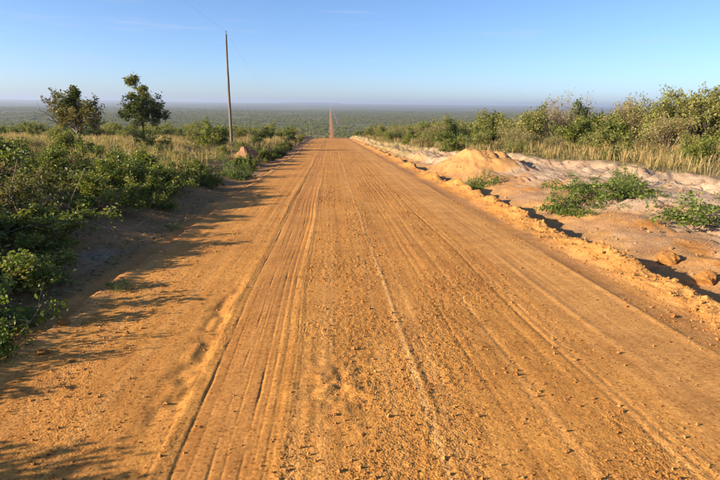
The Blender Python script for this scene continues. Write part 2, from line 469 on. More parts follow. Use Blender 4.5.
    # rolled track at the foot of the windrow
    z = z - .012 * np.exp(-((x - 3.25) / .2) ** 2)
    # edges dive under the ground sheet
    z = z - .10 * sm(-x, -(le - .02), -(le - .20)) - .42 * sm(x - wx, .10, .30)
    return z, np.clip(gravel, .12, 2.0)

def road_color(x, y):
    n1 = fbm(x * .6, y * .25, 3, 120)
    base = np.array([0.540, 0.246, 0.056]); lite = np.array([0.600, 0.295, 0.085]); dark = np.array([0.490, 0.210, 0.047]); brown = np.array([0.37, 0.195, 0.088])
    def lerp(a, b, t): return a + (b - a) * t[:, None]
    c = np.tile(base, (len(x), 1))
    c = lerp(c, dark, sm(n1, -.05, .6) * .5)
    c = lerp(c, lite, (sm(x, 1.9, 2.3) * (1 - sm(x, 2.8, 3.1))) * .8)
    st = perlin(x * 8, y * .1, 92)
    c = lerp(c, lite, sm(st, .1, .5) * .5)
    tl = sm(x, -.84, -.78) * (1 - sm(x, -.42, -.36))
    c = lerp(c, np.array([0.47, 0.205, 0.052]), tl * .7)
    c = lerp(c, np.array([0.62, 0.34, 0.12]), np.exp(-((x - .585) / .022) ** 2) * .8)
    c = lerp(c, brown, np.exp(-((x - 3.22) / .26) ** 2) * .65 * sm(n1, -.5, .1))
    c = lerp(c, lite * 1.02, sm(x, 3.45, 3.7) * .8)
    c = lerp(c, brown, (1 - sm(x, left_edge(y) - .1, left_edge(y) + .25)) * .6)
    return c

rx = np.unique(np.round(np.concatenate([np.arange(ROAD_L, -1.7, .03), np.arange(-1.7, -.95, .016), np.arange(-.95, -.2, .0055), np.arange(-.2, 2.2, .014), np.arange(2.2, 3.2, .022), np.arange(3.2, ROAD_R + .01, .02)]), 4))
rows = [1.2]
while rows[-1] < 95: rows.append(rows[-1] + max(.011, .0062 * rows[-1]))
back = np.arange(-30, 1.2, .7)
ry = np.concatenate([back, np.array(rows)])
RX, RY, RQ = grid(rx, ry)
rz, rg = road_relief(RX, RY)
RZ = prof(RY) + rz
# the far stretch: same bed, coarser
fx = np.linspace(ROAD_L + .1, ROAD_R - .1, 24)
fr = [rows[-1] - .4]
while fr[-1] < 1650: fr.append(fr[-1] + max(1.0, .012 * fr[-1]))
FX, FY, FQ = grid(fx, np.array(fr))
nar = sm(FY, 150, 450); FX = FX * (1 - nar) + (.8 + (FX - .8) * (.50 + .14 * perlin(FY / 25., FY * 0 + .5, 190))) * nar
FZ = np.maximum(prof(FY) + .03 * (1 - ((FX - .7) / 3.4) ** 2) + .02, ground_z(FX, FY) + .05 + .00025 * FY)
roadV = np.concatenate([np.stack([RX, RY, RZ], 1), np.stack([FX, FY, FZ], 1)])
roadC = np.concatenate([road_color(RX, RY), np.array([[0.52, 0.23, 0.06]]) * (1 + .25 * fbm(FX * .5, FY / 60., 2, 191))[:, None]])
roadG = np.concatenate([rg, np.full(len(FX), .8)])
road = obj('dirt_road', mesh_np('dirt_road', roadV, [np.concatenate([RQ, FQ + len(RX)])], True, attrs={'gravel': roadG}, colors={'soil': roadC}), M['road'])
tag(road, 'straight orange dirt road with tyre tracks and a graded ridge of earth on its right', kind='structure')

# second, paler track beside the road on the far plain
tx = np.linspace(8.6, 10.8, 5)
tf = np.array([y for y in fr if y > 700 and y < 1900])
TX, TY, TQ = grid(tx, tf)
TZ = ground_z(TX, TY) + .12 + .0003 * TY
track = obj('sand_track', mesh_np('sand_track', np.stack([TX, TY, TZ], 1), [TQ], True, colors={'soil': np.tile(np.array([0.36, 0.19, 0.09]), (len(TX), 1))}), M['soil'])
tag(track, 'pale sandy track beside the road far down on the plain', kind='structure')

def surf_z(x, y):
    """top of what lies at a point: road or ground"""
    x = np.asarray(x, float); y = np.asarray(y, float)
    g = ground_z(x, y)
    r = prof(y) + road_relief(x, y)[0]
    return np.where((x > ROAD_L) & (x < ROAD_R), np.maximum(g, r), g)

# ------------------------------------------------------------------ plants: generators
UP = np.array([0, 0, 1.0])
def nrm(v): return v / (np.linalg.norm(v) + 1e-9)

class Plant:
    def __init__(s, seed):
        s.r = np.random.RandomState(seed); s.tubes = []; s.twigs = []
    def grow(s, p, d, length, rad, lvl, kids, wig=.22, up=.10, nseg=3, spread=.85, start=.4, ratio=.66):
        pts = [np.array(p, float)]
        for k in range(nseg):
            d = nrm(d + s.r.normal(0, wig, 3) + UP * up)
            pts.append(pts[-1] + d * length / nseg)
        s.tubes.append((np.array(pts), rad, rad * .55))
        if lvl == 0:
            s.twigs.append(np.array(pts)); return
        n = kids[lvl] if isinstance(kids, (list, tuple)) else kids
        for k in range(n):
            f = start + (1 - start) * (k + s.r.rand()) / n
            i = min(int(f * nseg), nseg - 1); q = f * nseg - i
            st = pts[i] * (1 - q) + pts[i + 1] * q
            nd = nrm(d * .55 + s.r.normal(0, spread * .6, 3) + UP * up)
            s.grow(st, nd, length * ratio * s.r.uniform(.75, 1.2), rad * .5, lvl - 1, kids, wig, up, nseg, spread, start, ratio)
    def stem_mesh(s, name, sides=5, minr=0.0):
        V = []; F = []; o = 0
        for pts, r0, r1 in s.tubes:
            n = len(pts); rr = np.maximum(np.linspace(r0, r1, n), minr)
            d = np.gradient(pts, axis=0); d /= np.linalg.norm(d, axis=1)[:, None] + 1e-9
            a = np.where(np.abs(d[:, 2:3]) < .9, np.array([[0, 0, 1.0]]), np.array([[1.0, 0, 0]]))
            u = np.cross(d, a); u /= np.linalg.norm(u, axis=1)[:, None]
            w = np.cross(d, u)
            ang = np.arange(sides) * 2 * pi / sides
            ring = pts[:, None] + rr[:, None, None] * (u[:, None] * np.cos(ang)[None, :, None] + w[:, None] * np.sin(ang)[None, :, None])
            V.append(ring.reshape(-1, 3))
            i = np.arange(n * sides).reshape(n, sides); j = np.roll(i, -1, 1)
            F.append(np.stack([i[:-1], j[:-1], j[1:], i[1:]], -1).reshape(-1, 4) + o)
            o += n * sides
        return mesh_np(name, np.concatenate(V), [np.concatenate(F)], True)
    def leaf_points(s, n, jitter=.05, tipward=.3):
        T = np.array(s.twigs)
        i = s.r.randint(0, len(T), n); f = tipward + (1 - tipward) * s.r.rand(n) ** .8
        m = T.shape[1] - 1
        k = np.minimum((f * m).astype(int), m - 1); q = (f * m - k)[:, None]
        P = T[i, k] * (1 - q) + T[i, k + 1] * q
        D = T[i, k + 1] - T[i, k]; D /= np.linalg.norm(D, axis=1)[:, None] + 1e-9
        return P + s.r.normal(0, jitter, (n, 3)), D, i

def leaves(name, r, P, D, size, wr=.55, hi=False, var=.35, droop=.25, out=.8, tint=None, lift=.25):
    n = len(P)
    R = r.normal(0, 1, (n, 3)); R /= np.linalg.norm(R, axis=1)[:, None]
    A = D * .45 + R * out + UP * lift; A /= np.linalg.norm(A, axis=1)[:, None]
    B = r.normal(0, .55, (n, 3)) + UP * .8
    S = np.cross(A, B); S /= np.linalg.norm(S, axis=1)[:, None] + 1e-9
    Nn = np.cross(S, A)
    L = (size * (1 + var * r.normal(0, 1, n))).clip(size * .4, size * 1.9)[:, None]
    W = L * wr * .5
    if hi:
        pts = [P, P + A * L * .28 + S * W * .85 + Nn * W * .25, P + A * L * .66 + S * W * .82 + Nn * W * .15 - UP * L * droop * .3,
               P + A * L - UP * L * droop, P + A * L * .66 - S * W * .82 + Nn * W * .15 - UP * L * droop * .3, P + A * L * .28 - S * W * .85 + Nn * W * .25]
        k = 6
        f = np.array([[0, 1, 2, 3], [0, 3, 4, 5]])
    else:
        pts = [P, P + A * L * .45 + S * W + Nn * W * .3, P + A * L - UP * L * droop * .6, P + A * L * .45 - S * W + Nn * W * .3]
        k = 4
        f = np.array([[0, 1, 2], [0, 2, 3]])
    V = np.stack(pts, 1).reshape(-1, 3)
    F = (np.arange(n) * k)[:, None, None] + f[None]
    if tint is None: tint = r.beta(2.2, 2.4, n)
    return mesh_np(name, V, [F.reshape(-1, f.shape[1])], False, attrs={'tint': np.repeat(tint, k)})

def make_bush(name, seed, n_stem, h, rad, levels, kids, n_leaf, size, mats, hi=False, wr=.55, jitter=.04, sides=4, stem_r=.012, up=.10, low=False, lift=.25):
    """a bush about h high and rad in radius, as two meshes (stem, foliage) standing at the origin"""
    p = Plant(seed); r = p.r
    for k in range(n_stem):
        a = 2 * pi * (k + r.rand() * .8) / n_stem
        e = r.uniform(.1, .5) if low else r.uniform(.25, 1.45)
        d = np.array([cos(a) * cos(e) * rad, sin(a) * cos(e) * rad, sin(e) * h])
        L = np.linalg.norm(d)
        base = np.array([cos(a), sin(a), 0]) * rad * .12 * r.rand() - UP * .06
        p.grow(base, d / L, L * .62 * r.uniform(.8, 1.15), stem_r, levels, kids, .2, up * .5 if low else up, 3, .9, .35, .6)
    P, D, i = p.leaf_points(n_leaf, jitter)
    tw = r.rand(len(p.twigs))
    tint = np.clip(.55 * r.beta(2.2, 2.4, n_leaf) + .45 * tw[i], 0, 1)
    # real bushes keep above the soil
    P[:, 2] = np.maximum(P[:, 2], .015 + .05 * r.rand(n_leaf))
    return (p.stem_mesh(name + '_stem', sides), mats[0], leaves(name + '_foliage', r, P, D, size, wr, hi, tint=tint, lift=lift), mats[1])

def plant_thing(name, label, cat, proto, x, y, rz, s, group=None, parts=('stem', 'foliage'), sink=.03, z=None):
    zz = gz(x, y) if z is None else z
    sc = s if isinstance(s, tuple) else (s, s, s)
    o = thing(name, label, cat, (x, y, zz - sink), rz, sc, group)
    obj(parts[0], proto[0], proto[1], o); obj(parts[1], proto[2], proto[3], o)
    return o

B = {}
# broad-leaved bushes of the left foreground (about 0.75 high, 0.95 radius)
for k in range(3):
    B['broad%d' % k] = make_bush('broad', 200 + k, 9, .75, .95, 2, [0, 5, 4], 6500, .052, (M['bark'], M['broad']), True, .6, .04)
B['tall_broad'] = make_bush('tallbroad', 210, 7, 1.1, .75, 2, [0, 5, 4], 6000, .052, (M['bark'], M['broad']), True, .5, .04)
B['shade'] = make_bush('shade', 214, 10, .7, 1.0, 2, [0, 5, 4], 6500, .050, (M['dark_bark'], M['darkgreen']), True, .6, .04)
for k in range(2):
    B['creeper%d' % k] = make_bush('creeper', 220 + k, 16, .24, 1.05, 2, [0, 5, 4], 5200, .046, (M['bark'], M['creeper']), True, .7, .04, low=True)
# finer roadside scrub seen from 20 m and more (about 1.5 high, 1.2 radius)
for k in range(3):
    B['olive%d' % k] = make_bush('olive', 230 + k, 9, 1.5, 1.15, 2, [0, 5, 4], 6200, .074, (M['bark'], M['olive']), False, .55, .07, sides=3, stem_r=.02)
for k in range(2):
    B['pale%d' % k] = make_bush('pale', 240 + k, 11, 1.5, 1.2, 2, [0, 5, 4], 4800, .065, (M['dry_twig'], M['pale']), False, .45, .07, sides=3, stem_r=.018, up=.16)
    B['green%d' % k] = make_bush('green', 246 + k, 9, 1.4, 1.1, 2, [0, 5, 4], 6200, .078, (M['bark'], M['broad']), False, .6, .06, sides=3, stem_r=.02)
    B['dark%d' % k] = make_bush('dark', 250 + k, 8, 1.3, 1.1, 2, [0, 5, 4], 6500, .078, (M['dark_bark'], M['darkgreen']), False, .6, .06, sides=3, stem_r=.02)
B['bare'] = make_bush('bare', 259, 20, 1.55, 1.35, 3, [0, 4, 4, 3], 3200, .055, (M['dry_twig'], M['pale']), False, .4, .06, sides=3, stem_r=.02, up=.03)
B['russet'] = make_bush('russet', 258, 8, .75, .8, 2, [0, 4, 3], 1700, .06, (M['dry_twig'], M['russet']), True, .5, .04)

# ------------------------------------------------------------------ trees on the left
def tree_a():
    """low spreading tree: russet leaves, a dark green head, bare twigs at its left"""
    p = Plant(300); r = p.r
    p.grow((0, 0, -.1), np.array([.05, 0, 1]), 1.1, .075, 0, 0, .1, .1)
    p.twigs = []
    top = p.tubes[0][0][-1]
    for k in range(9):
        a = 2 * pi * k / 9 + r.rand() * .4
        d = np.array([cos(a), sin(a), r.uniform(.2, 1.0)])
        p.grow(top - UP * r.rand() * .3, nrm(d), 1.0 * r.uniform(.8, 1.2), .032, 2, [0, 4, 4], .22, .10, 3, .9, .4, .62)
    t0 = list(p.twigs); p.twigs = []
    p.grow(top, nrm(np.array([.12, 0, 1])), 1.15, .035, 2, [0, 6, 5], .15, .18, 3, .9, .35, .42)
    head = list(p.twigs)
    p.twigs = []
    for k in range(4):
        p.grow(top, nrm(np.array([-1.0, r.uniform(-.5, .5), .75])), 1.1, .02, 2, [0, 3, 3], .2, .1, 3, .7, .4, .6)
    p.twigs = t0
    P, D, i = p.leaf_points(5200, .07)
    tw = r.rand(len(p.twigs))
    m1 = leaves('tree_crown', r, P, D, .10, .5, False, tint=np.clip(.45 * r.rand(len(P)) + .55 * tw[i], 0, 1))
    p.twigs = head
    P, D, i = p.leaf_points(2000, .06)
    m2 = leaves('tree_head', r, P, D, .10, .55, False)
    return p.stem_mesh('tree_trunk', 6), m1, m2

ta = tree_a()
x, y = -12.1, 26.5
t = thing('tree', 'low spreading tree with reddish brown leaves and bare twigs, leftmost against the sky', 'tree', (x, y, gz(x, y) - .05), .0, (1.2, 1.2, 1.15))
obj('trunk', ta[0], M['bark'], t)
c = obj('crown', ta[1], M['russet'], t)
h = obj('crown', ta[2], M['darkgreen'], t); h['label'] = 'dark green rounded head of the crown'

def tree_b():
    p = Plant(310); r = p.r
    p.grow((0, 0, -.1), np.array([0, 0, 1.0]), 1.9, .13, 0, 0, .08, .1)
    p.twigs = []
    top = p.tubes[0][0][-1]
    for k in range(11):
        a = 2 * pi * k / 11 + r.rand() * .4
        d = np.array([cos(a), sin(a), r.uniform(.25, .9)])
        p.grow(top - UP * r.rand() * .3, nrm(d), 1.25 * r.uniform(.8, 1.15), .05, 2, [0, 4, 4], .22, .05, 3, .9, .4, .6)
    low = list(p.twigs); p.twigs = []
    p.grow(top, nrm(np.array([-.06, 0, 1])), 2.3, .05, 2, [0, 12, 5], .05, .06, 3, 1.2, .5, .27)
    head = list(p.twigs)
    p.twigs = low
    P, D, i = p.leaf_points(7000, .09)
    tw = r.rand(len(p.twigs))
    m1 = leaves('tree_crown', r, P, D, .13, .6, False, tint=np.clip(.45 * r.rand(len(P)) + .5 * tw[i], 0, 1))
    p.twigs = head
    P, D, i = p.leaf_points(2800, .10)
    m2 = leaves('tree_head', r, P, D, .13, .6, False)
    return p.stem_mesh('tree_trunk', 6), m1, m2
tb = tree_b()
x, y = -13.5, 39.0
t = thing('tree', 'taller dark round tree with a lighter tuft on top, left of the utility pole', 'tree', (x, y, gz(x, y) - .05), .5, (1.08, 1.08, 1.0))
obj('trunk', tb[0], M['dark_bark'], t)
obj('crown', tb[1], M['darkgreen'], t)
h = obj('crown', tb[2], M['olive'], t); h['label'] = 'lighter olive green tuft above the round crown'

def tree_c(seed, hh, n_leaf, flat):
    p = Plant(seed); r = p.r
    p.grow((0, 0, -.1), np.array([.05, 0, 1.0]), hh * .62, .075 * hh, 0, 0, .08, .1)
    p.twigs = []
    top = p.tubes[0][0][-1]
    for k in range(8):
        a = 2 * pi * k / 8 + r.rand() * .4
        p.grow(top - UP * r.rand() * .1, nrm(np.array([cos(a), sin(a), r.uniform(.0, .7) * flat])), hh * .55, .02, 2, [0, 4, 3], .2, .03, 3, .9, .4, .6)
    P, D, i = p.leaf_points(n_leaf, .05)
    return p.stem_mesh('small_trunk', 6), leaves('small_crown', r, P, D, .095, .55, False)
tc_ = tree_c(320, 1.15, 1500, .5)
x, y = -9.5, 28.5
t = thing('tree', 'knee-high little tree with a dark trunk and flat leafy top in the dry grass', 'tree', (x, y, gz(x, y) - .03))
obj('trunk', tc_[0], M['dark_bark'], t); obj('crown', tc_[1], M['broad'], t)

def tree_r():
    p = Plant(330); r = p.r
    for k in range(3):
        p.grow((.1 * k - .1, 0, -.1), nrm(np.array([(k - 1) * .35, .1, 1.0])), 1.1, .055, 0, 0, .12, .1)
        p.twigs = [q for q in p.twigs]
    p.twigs = []
    for tb_ in list(p.tubes)[:3]:
        tp = tb_[0][-1]
        for k in range(6):
            a = 2 * pi * k / 6 + r.rand()
            p.grow(tp - UP * r.rand() * .4, nrm(np.array([cos(a), sin(a), r.uniform(-.1, 1.3)])), 1.15 * r.uniform(.7, 1.2), .03, 2, [0, 4, 4], .22, .08, 3, .9, .4, .6)
    P, D, i = p.leaf_points(13000, .08)
    tw = r.rand(len(p.twigs))
    return p.stem_mesh('tree_trunk', 5), leaves('tree_crown', r, P, D, .085, .55, False, tint=np.clip(.5 * r.rand(len(P)) + .5 * tw[i], 0, 1))
tr = tree_r()
x, y = 17.6, 24.0
t = thing('tree', 'leafy olive green tree rising highest at the right edge', 'tree', (x, y, gz(x, y) - .05), 1.2, (1.35, 1.3, 1.25))
obj('trunk', tr[0], M['bark'], t); obj('crown', tr[1], M['olive'], t)

# ------------------------------------------------------------------ bushes, one by one
rr = np.random.RandomState(7)
LEFT = [  # x, y, proto, scale, name, label
 (-3.95, 1.75, 'tall_broad', (.75, .75, .95), 'shrub', 'leafy shrub beside the shaded bottom left corner, casting shade on the road'),
 (-3.95, 2.7, 'broad1', (.6, .6, .62), 'shrub', 'green shrub at the left border nearest the viewer'),
 (-3.15, 4.15, 'creeper0', (.75, .8, .8), 'creeper', 'dark creeping plant spilling toward the road at the lower left'),
 (-2.72, 3.62, 'creeper1', (.36, .45, .8), 'creeper', 'small sunlit sprawl of leaves nearest the lower left road edge'),
 (-4.35, 4.7, 'shade', (.95, .9, .95), 'shrub', 'dense dark green shrub at the lower left border'),
 (-3.55, 5.45, 'broad0', (.72, .75, .72), 'shrub', 'low leafy shrub bordering the pale sand patch'),
 (-4.75, 6.1, 'broad2', (.95, .95, .95), 'shrub', 'yellow-green topped shrub at the left border above the dark creeper'),
 (-5.9, 7.1, 'shade', (1.1, 1.0, 1.15), 'shrub', 'dark shrub at the left border behind the yellow-green topped one'),
 (-4.15, 6.9, 'broad1', (.75, .8, .8), 'shrub', 'leafy green shrub just left of the pale sand patch'),
 (-4.9, 8.1, 'russet', (.9, .9, .8), 'shrub', 'dried reddish brown shrub among green ones at the left'),
 (-6.5, 8.6, 'broad0', (1.1, 1.1, 1.2), 'shrub', 'broad green shrub at the left border behind the dried brown one'),
 (-4.35, 9.4, 'tall_broad', (.85, .85, .62), 'shrub', 'green shrub behind the curved dry branch'),
 (-5.6, 9.9, 'russet', (1.1, 1.1, 1.1), 'shrub', 'brown half-dried shrub in the middle of the left thicket'),
 (-7.4, 10.4, 'broad2', (1.15, 1.15, 1.2), 'shrub', 'large green shrub low at the left border under the brown tree'),
 (-3.95, 10.9, 'broad1', (.72, .72, .78), 'shrub', 'bright leaved shrub where the left thicket reaches the shaded verge'),
 (-5.1, 11.7, 'broad0', (.95, .95, 1.0), 'shrub', 'sunlit yellow-green shrub in the left thicket'),
 (-6.5, 12.3, 'tall_broad', (1.1, 1.1, .85), 'shrub', 'upright leafy shrub behind the sunlit yellow-green one'),
 (-8.7, 12.8, 'shade', (1.2, 1.2, 1.4), 'shrub', 'tall dark shrub below the brown tree at the left'),
 (-4.2, 12.9, 'broad2', (.8, .8, .85), 'shrub', 'rounded shrub throwing spiky shade across the left road edge'),
 (-5.3, 14.1, 'broad1', (.95, .95, 1.0), 'shrub', 'spreading shrub at the front of the left dry grass'),
 (-7.3, 14.6, 'russet', (1.2, 1.2, 1.3), 'shrub', 'brownish shrub at the left edge of the dry grass'),
 (-3.75, 14.9, 'broad0', (.55, .55, .6), 'shrub', 'small dark-sided shrub at the foot of the left bank'),
 (-9.9, 15.8, 'broad2', (1.25, 1.25, 1.3), 'shrub', 'wide green shrub in front of the brown tree'),
 (-4.5, 16.4, 'broad2', (.7, .7, .75), 'shrub', 'shrub at the corner where dry grass meets the bare left bank'),
 (-11.9, 17.2, 'green0', (.95, .95, .85), 'shrub', 'pale green shrub at the far left border'),
 (-3.35, 18.3, 'creeper0', (.62, .7, 1.3), 'creeper', 'yellow-green low plant on the bare left bank'),
 (-8.3, 18.6, 'green1', (.8, .8, .65), 'shrub', 'green shrub between the brown tree and the dry grass'),
 (-14.5, 20.5, 'olive0', (.95, .95, .8), 'shrub', 'olive shrub left of the brown tree'),
 (-17.5, 27.0, 'dark0', (.9, .9, .75), 'shrub', 'small dark round shrub far left on the grass'),
 (-10.6, 22.4, 'green0', (.8, .8, .8), 'shrub', 'light green shrub at the foot of the brown tree'),
 (-3.45, 21.8, 'broad1', (.6, .7, .7), 'shrub', 'dark shrub at the left road edge before the red mound'),
 (-7.25, 33.6, 'green1', (1.2, 1.1, 1.3), 'shrub', 'bright green shrub at the foot of the utility pole'),
 (-8.9, 37.0, 'olive1', (1.0, 1.0, .85), 'shrub', 'olive shrub left of the utility pole'),
 (-3.35, 27.4, 'green0', (.62, .75, .5), 'shrub', 'green shrub just past the red earth mound'),
 (-3.3, 31.5, 'dark1', (.55, .75, .42), 'shrub', 'low dark shrub shading the left road edge'),
 (-3.4, 36.0, 'olive2', (.62, .85, .5), 'shrub', 'olive shrub lining the left road edge below the crest'),
 (-6.1, 49.0, 'dark0', (1.15, 1.15, 1.1), 'shrub', 'rounded dark shrub standing right of the utility pole'),
 (-5.9, 43.0, 'green1', (.8, .8, .6), 'shrub', 'light green shrub right beside the utility pole'),
 (-3.5, 43.0, 'green1', (.7, .9, .55), 'shrub', 'bushy green shrub at the left road edge near the crest'),
 (-4.1, 54.0, 'dark1', (.8, .8, .75), 'shrub', 'dark shrub at the left of the crest'),
 (-3.6, 62.0, 'olive0', (.75, .9, .65), 'shrub', 'last olive shrub on the left before the crest'),
 (-6.2, 22.0, 'green0', (.34, .34, .3), 'shrub', 'small green tuft in the dry grass left of the red mound'),
 (-7.9, 24.5, 'olive1', (.4, .4, .33), 'shrub', 'small olive tuft in the dry grass in front of the flat-topped little tree'),
 (-5.4, 26.5, 'olive0', (.4, .4, .32), 'shrub', 'low olive shrub behind the red earth mound'),
 (-10.2, 33.0, 'pale0', (.6, .6, .45), 'shrub', 'straw-coloured shrub between the dark round tree and the pole'),
 (-16.0, 31.5, 'olive2', (.6, .6, .5), 'shrub', 'olive shrub between the two left trees'),
 (-5.0, 31.0, 'green0', (.55, .55, .45), 'shrub', 'green shrub in the grass right below the utility pole'),
 (-12.6, 23.0, 'pale1', (.6, .6, .45), 'shrub', 'straw shrub just below the brown tree'),
 (-6.9, 19.2, 'russet', (.7, .7, .6), 'shrub', 'small brown shrub in the front of the left dry grass'),
]
RIGHT = [
 (13.9, 32.0, 'bare', (1.35, 1.25, 1.5), 'shrub', 'big bare twiggy brownish shrub behind the tall dry grass'),
 (15.4, 30.5, 'dark0', (1.05, 1.0, 1.45), 'shrub', 'dark green shrub right of the bare twiggy one'),
 (11.6, 31.0, 'olive0', (1.2, 1.1, 1.15), 'shrub', 'olive shrub left of the bare twiggy one'),
 (13.2, 28.2, 'green0', (1.0, 1.0, .95), 'shrub', 'bright green shrub below the bare twiggy one'),
 (14.8, 27.0, 'green1', (1.0, 1.0, 1.0), 'shrub', 'bright green shrub below the dark right-hand one'),
 (16.1, 27.8, 'pale0', (1.2, 1.2, 1.45), 'shrub', 'pale straw-coloured shrub right of the dark one'),
 (17.2, 30.0, 'bare', (.9, .9, 1.1), 'shrub', 'thin twiggy shrub poking above the pale ones at right'),
 (15.9, 24.6, 'olive1', (1.1, 1.1, 1.2), 'shrub', 'olive shrub left of the right-hand tree'),
 (18.4, 27.0, 'pale1', (1.2, 1.2, 1.4), 'shrub', 'pale shrub behind and left of the right-hand tree'),
 (14.6, 22.2, 'pale0', (.95, .95, 1.0), 'shrub', 'straw-coloured shrub standing in the right-hand grass'),
 (17.0, 20.8, 'olive2', (1.15, 1.1, 1.15), 'shrub', 'olive shrub in front of the right-hand tree'),
 (19.5, 22.0, 'dark1', (1.2, 1.2, 1.4), 'shrub', 'dark shrub at the foot of the right-hand tree'),
 (12.6, 17.4, 'green0', (.62, .62, .7), 'shrub', 'small bright green shrub on the grass above the pale sand'),
 (13.6, 15.6, 'pale1', (.6, .6, .6), 'shrub', 'low straw shrub at the right border above the sand'),
 (9.9, 34.0, 'green1', (1.0, 1.0, 1.0), 'shrub', 'leafy shrub behind the orange mound at its right'),
 (9.0, 37.5, 'dark0', (.95, .95, 1.15), 'shrub', 'dark shrub behind the orange mound'),
 (7.7, 33.0, 'green0', (.95, .95, .75), 'shrub', 'light green shrub directly above the orange mound'),
 (11.2, 39.0, 'olive1', (1.2, 1.2, 1.4), 'shrub', 'tall olive shrub on the skyline left of the bare one'),
 (12.8, 40.0, 'dark1', (1.1, 1.1, 1.6), 'shrub', 'dark-crowned shrub on the skyline next to the bare one'),
 (7.4, 38.0, 'olive2', (.95, .95, .85), 'shrub', 'olive shrub left of the dark one behind the mound'),
 (6.5, 41.5, 'green1', (.85, .85, .75), 'shrub', 'green shrub on the right bank midway to the crest'),
 (8.8, 43.5, 'pale0', (1.05, 1.05, 1.15), 'shrub', 'pale shrub on the right midway to the crest'),
 (10.6, 46.0, 'olive0', (1.15, 1.15, 1.4), 'shrub', 'rounded olive shrub on the right skyline'),
 (7.3, 48.0, 'dark1', (.95, .95, 1.05), 'shrub', 'dark shrub on the right slope toward the crest'),
 (5.9, 50.0, 'olive1', (.8, .8, .7), 'shrub', 'olive shrub close to the right road edge toward the crest'),
 (8.9, 53.0, 'green0', (1.1, 1.1, 1.3), 'shrub', 'green shrub on the right skyline over the slope'),
 (6.8, 57.0, 'pale1', (.95, .95, .95), 'shrub', 'straw-coloured shrub near the right of the crest'),
 (5.6, 60.0, 'green1', (.75, .75, .65), 'shrub', 'small green shrub beside the road at the crest'),
 (7.9, 64.0, 'olive2', (1.05, 1.05, 1.2), 'shrub', 'olive shrub right of the crest'),
 (5.9, 68.0, 'dark0', (.8, .8, .8), 'shrub', 'last dark shrub at the right of the crest'),
 (19.0, 34.0, 'olive0', (1.3, 1.3, 1.35), 'shrub', 'olive shrub on the skyline behind the pale right-hand ones'),
 (16.9, 36.0, 'pale1', (1.3, 1.3, 1.5), 'shrub', 'pale feathery shrub on the skyline between dark shrub and right-hand tree'),
 (20.8, 28.5, 'green1', (1.2, 1.2, 1.4), 'shrub', 'green shrub seen through the right-hand tree'),
 (13.0, 24.6, 'olive2', (.85, .85, .7), 'shrub', 'low olive shrub rooted in the middle of the tall grass'),
 (17.9, 18.6, 'green0', (.8, .8, .7), 'shrub', 'green shrub at the right border in front of the olive one'),
 (12.3, 34.5, 'pale0', (1.1, 1.1, 1.2), 'shrub', 'straw-coloured shrub just left of the bare twiggy one'),
 (10.2, 28.6, 'pale1', (.8, .8, .75), 'shrub', 'straw-coloured shrub at the left end of the tall grass'),
 (8.6, 30.4, 'olive0', (.75, .75, .65), 'shrub', 'small olive shrub right above the crest of the orange mound'),
 (6.9, 29.5, 'green1', (.6, .6, .5), 'shrub', 'small leafy shrub at the left foot of the orange mound'),
 (6.2, 35.5, 'pale0', (.6, .6, .5), 'shrub', 'small straw shrub on the right bank beyond the mound'),
 (11.4, 20.6, 'green1', (.42, .42, .38), 'shrub', 'small green shrub in the grass above the light green creeper'),
 (11.0, 25.3, 'pale0', (.5, .5, .5), 'shrub', 'small straw shrub in the grass right of the mound'),
 (13.9, 19.3, 'olive0', (.55, .55, .5), 'shrub', 'small olive shrub in the grass left of the bright green one'),
 (15.6, 17.8, 'green0', (.5, .5, .5), 'shrub', 'small green shrub in the grass near the right border'),
 (9.3, 25.6, 'olive2', (.5, .5, .45), 'shrub', 'small olive shrub where the grass meets the mound'),
 (5.45, 10.9, 'creeper0', (.85, .85, .85), 'creeper', 'dark green creeping plant on the sand beside the ridge of earth'),
 (6.35, 11.6, 'creeper1', (1.15, 1.05, .7), 'creeper', 'light green creeping plant spreading over the pale sand'),
 (7.0, 8.75, 'creeper0', (1.2, 1.1, .95), 'creeper', 'green creeping plant on the sand at the right border'),
 (4.95, 16.6, 'creeper1', (.55, .7, .9), 'creeper', 'small creeping plant on the orange bank below the mound'),
 (7.9, 13.4, 'creeper1', (.55, .5, .9), 'creeper', 'creeping plant on the sand higher up toward the grass'),
]
for (x, y, pr, s, nm, lb) in LEFT:
    if y < 17 and nm == 'shrub': s = (s[0] * 1.25, s[1] * 1.25, s[2] * (.85 if y < 8 else 1.05)); x += .22
    elif 20 < y < 40: s = (s[0] * 1.15, s[1] * 1.15, s[2] * 1.1)
    plant_thing(nm, lb, 'plant' if nm == 'creeper' else 'shrub', B[pr], x, y, rr.uniform(0, 6.28), s, 'plants on the left verge')
for (x, y, pr, s, nm, lb) in RIGHT:
    if y > 18 and nm == 'shrub': s = (s[0] * 1.3, s[1] * 1.3, s[2] * (1.22 if y < 33 else 1.0) * (1.12 if x > 11 and 24 < y < 41 else 1.0))
    plant_thing(nm, lb, 'plant' if nm == 'creeper' else 'shrub', B[pr], x, y, rr.uniform(0, 6.28), s, 'plants on the right bank')

# tiny sprigs on the bare earth
sp = make_bush('sprig', 270, 6, .10, .16, 1, [0, 3], 70, .035, (M['bark'], M['creeper']), True, .6, .01, low=True, stem_r=.003)
for x, y, lb, s in ((-2.25, 5.35, 'tiny green sprig on the left edge of the road', 1.0), (-2.7, 8.9, 'tiny sprig on the shaded left verge by the thicket', 1.2)):
    plant_thing('weed_sprig', lb, 'weed', sp, x, y, 1.0, s, sink=.0, z=float(surf_z(np.array([x]), np.array([y]))[0]))

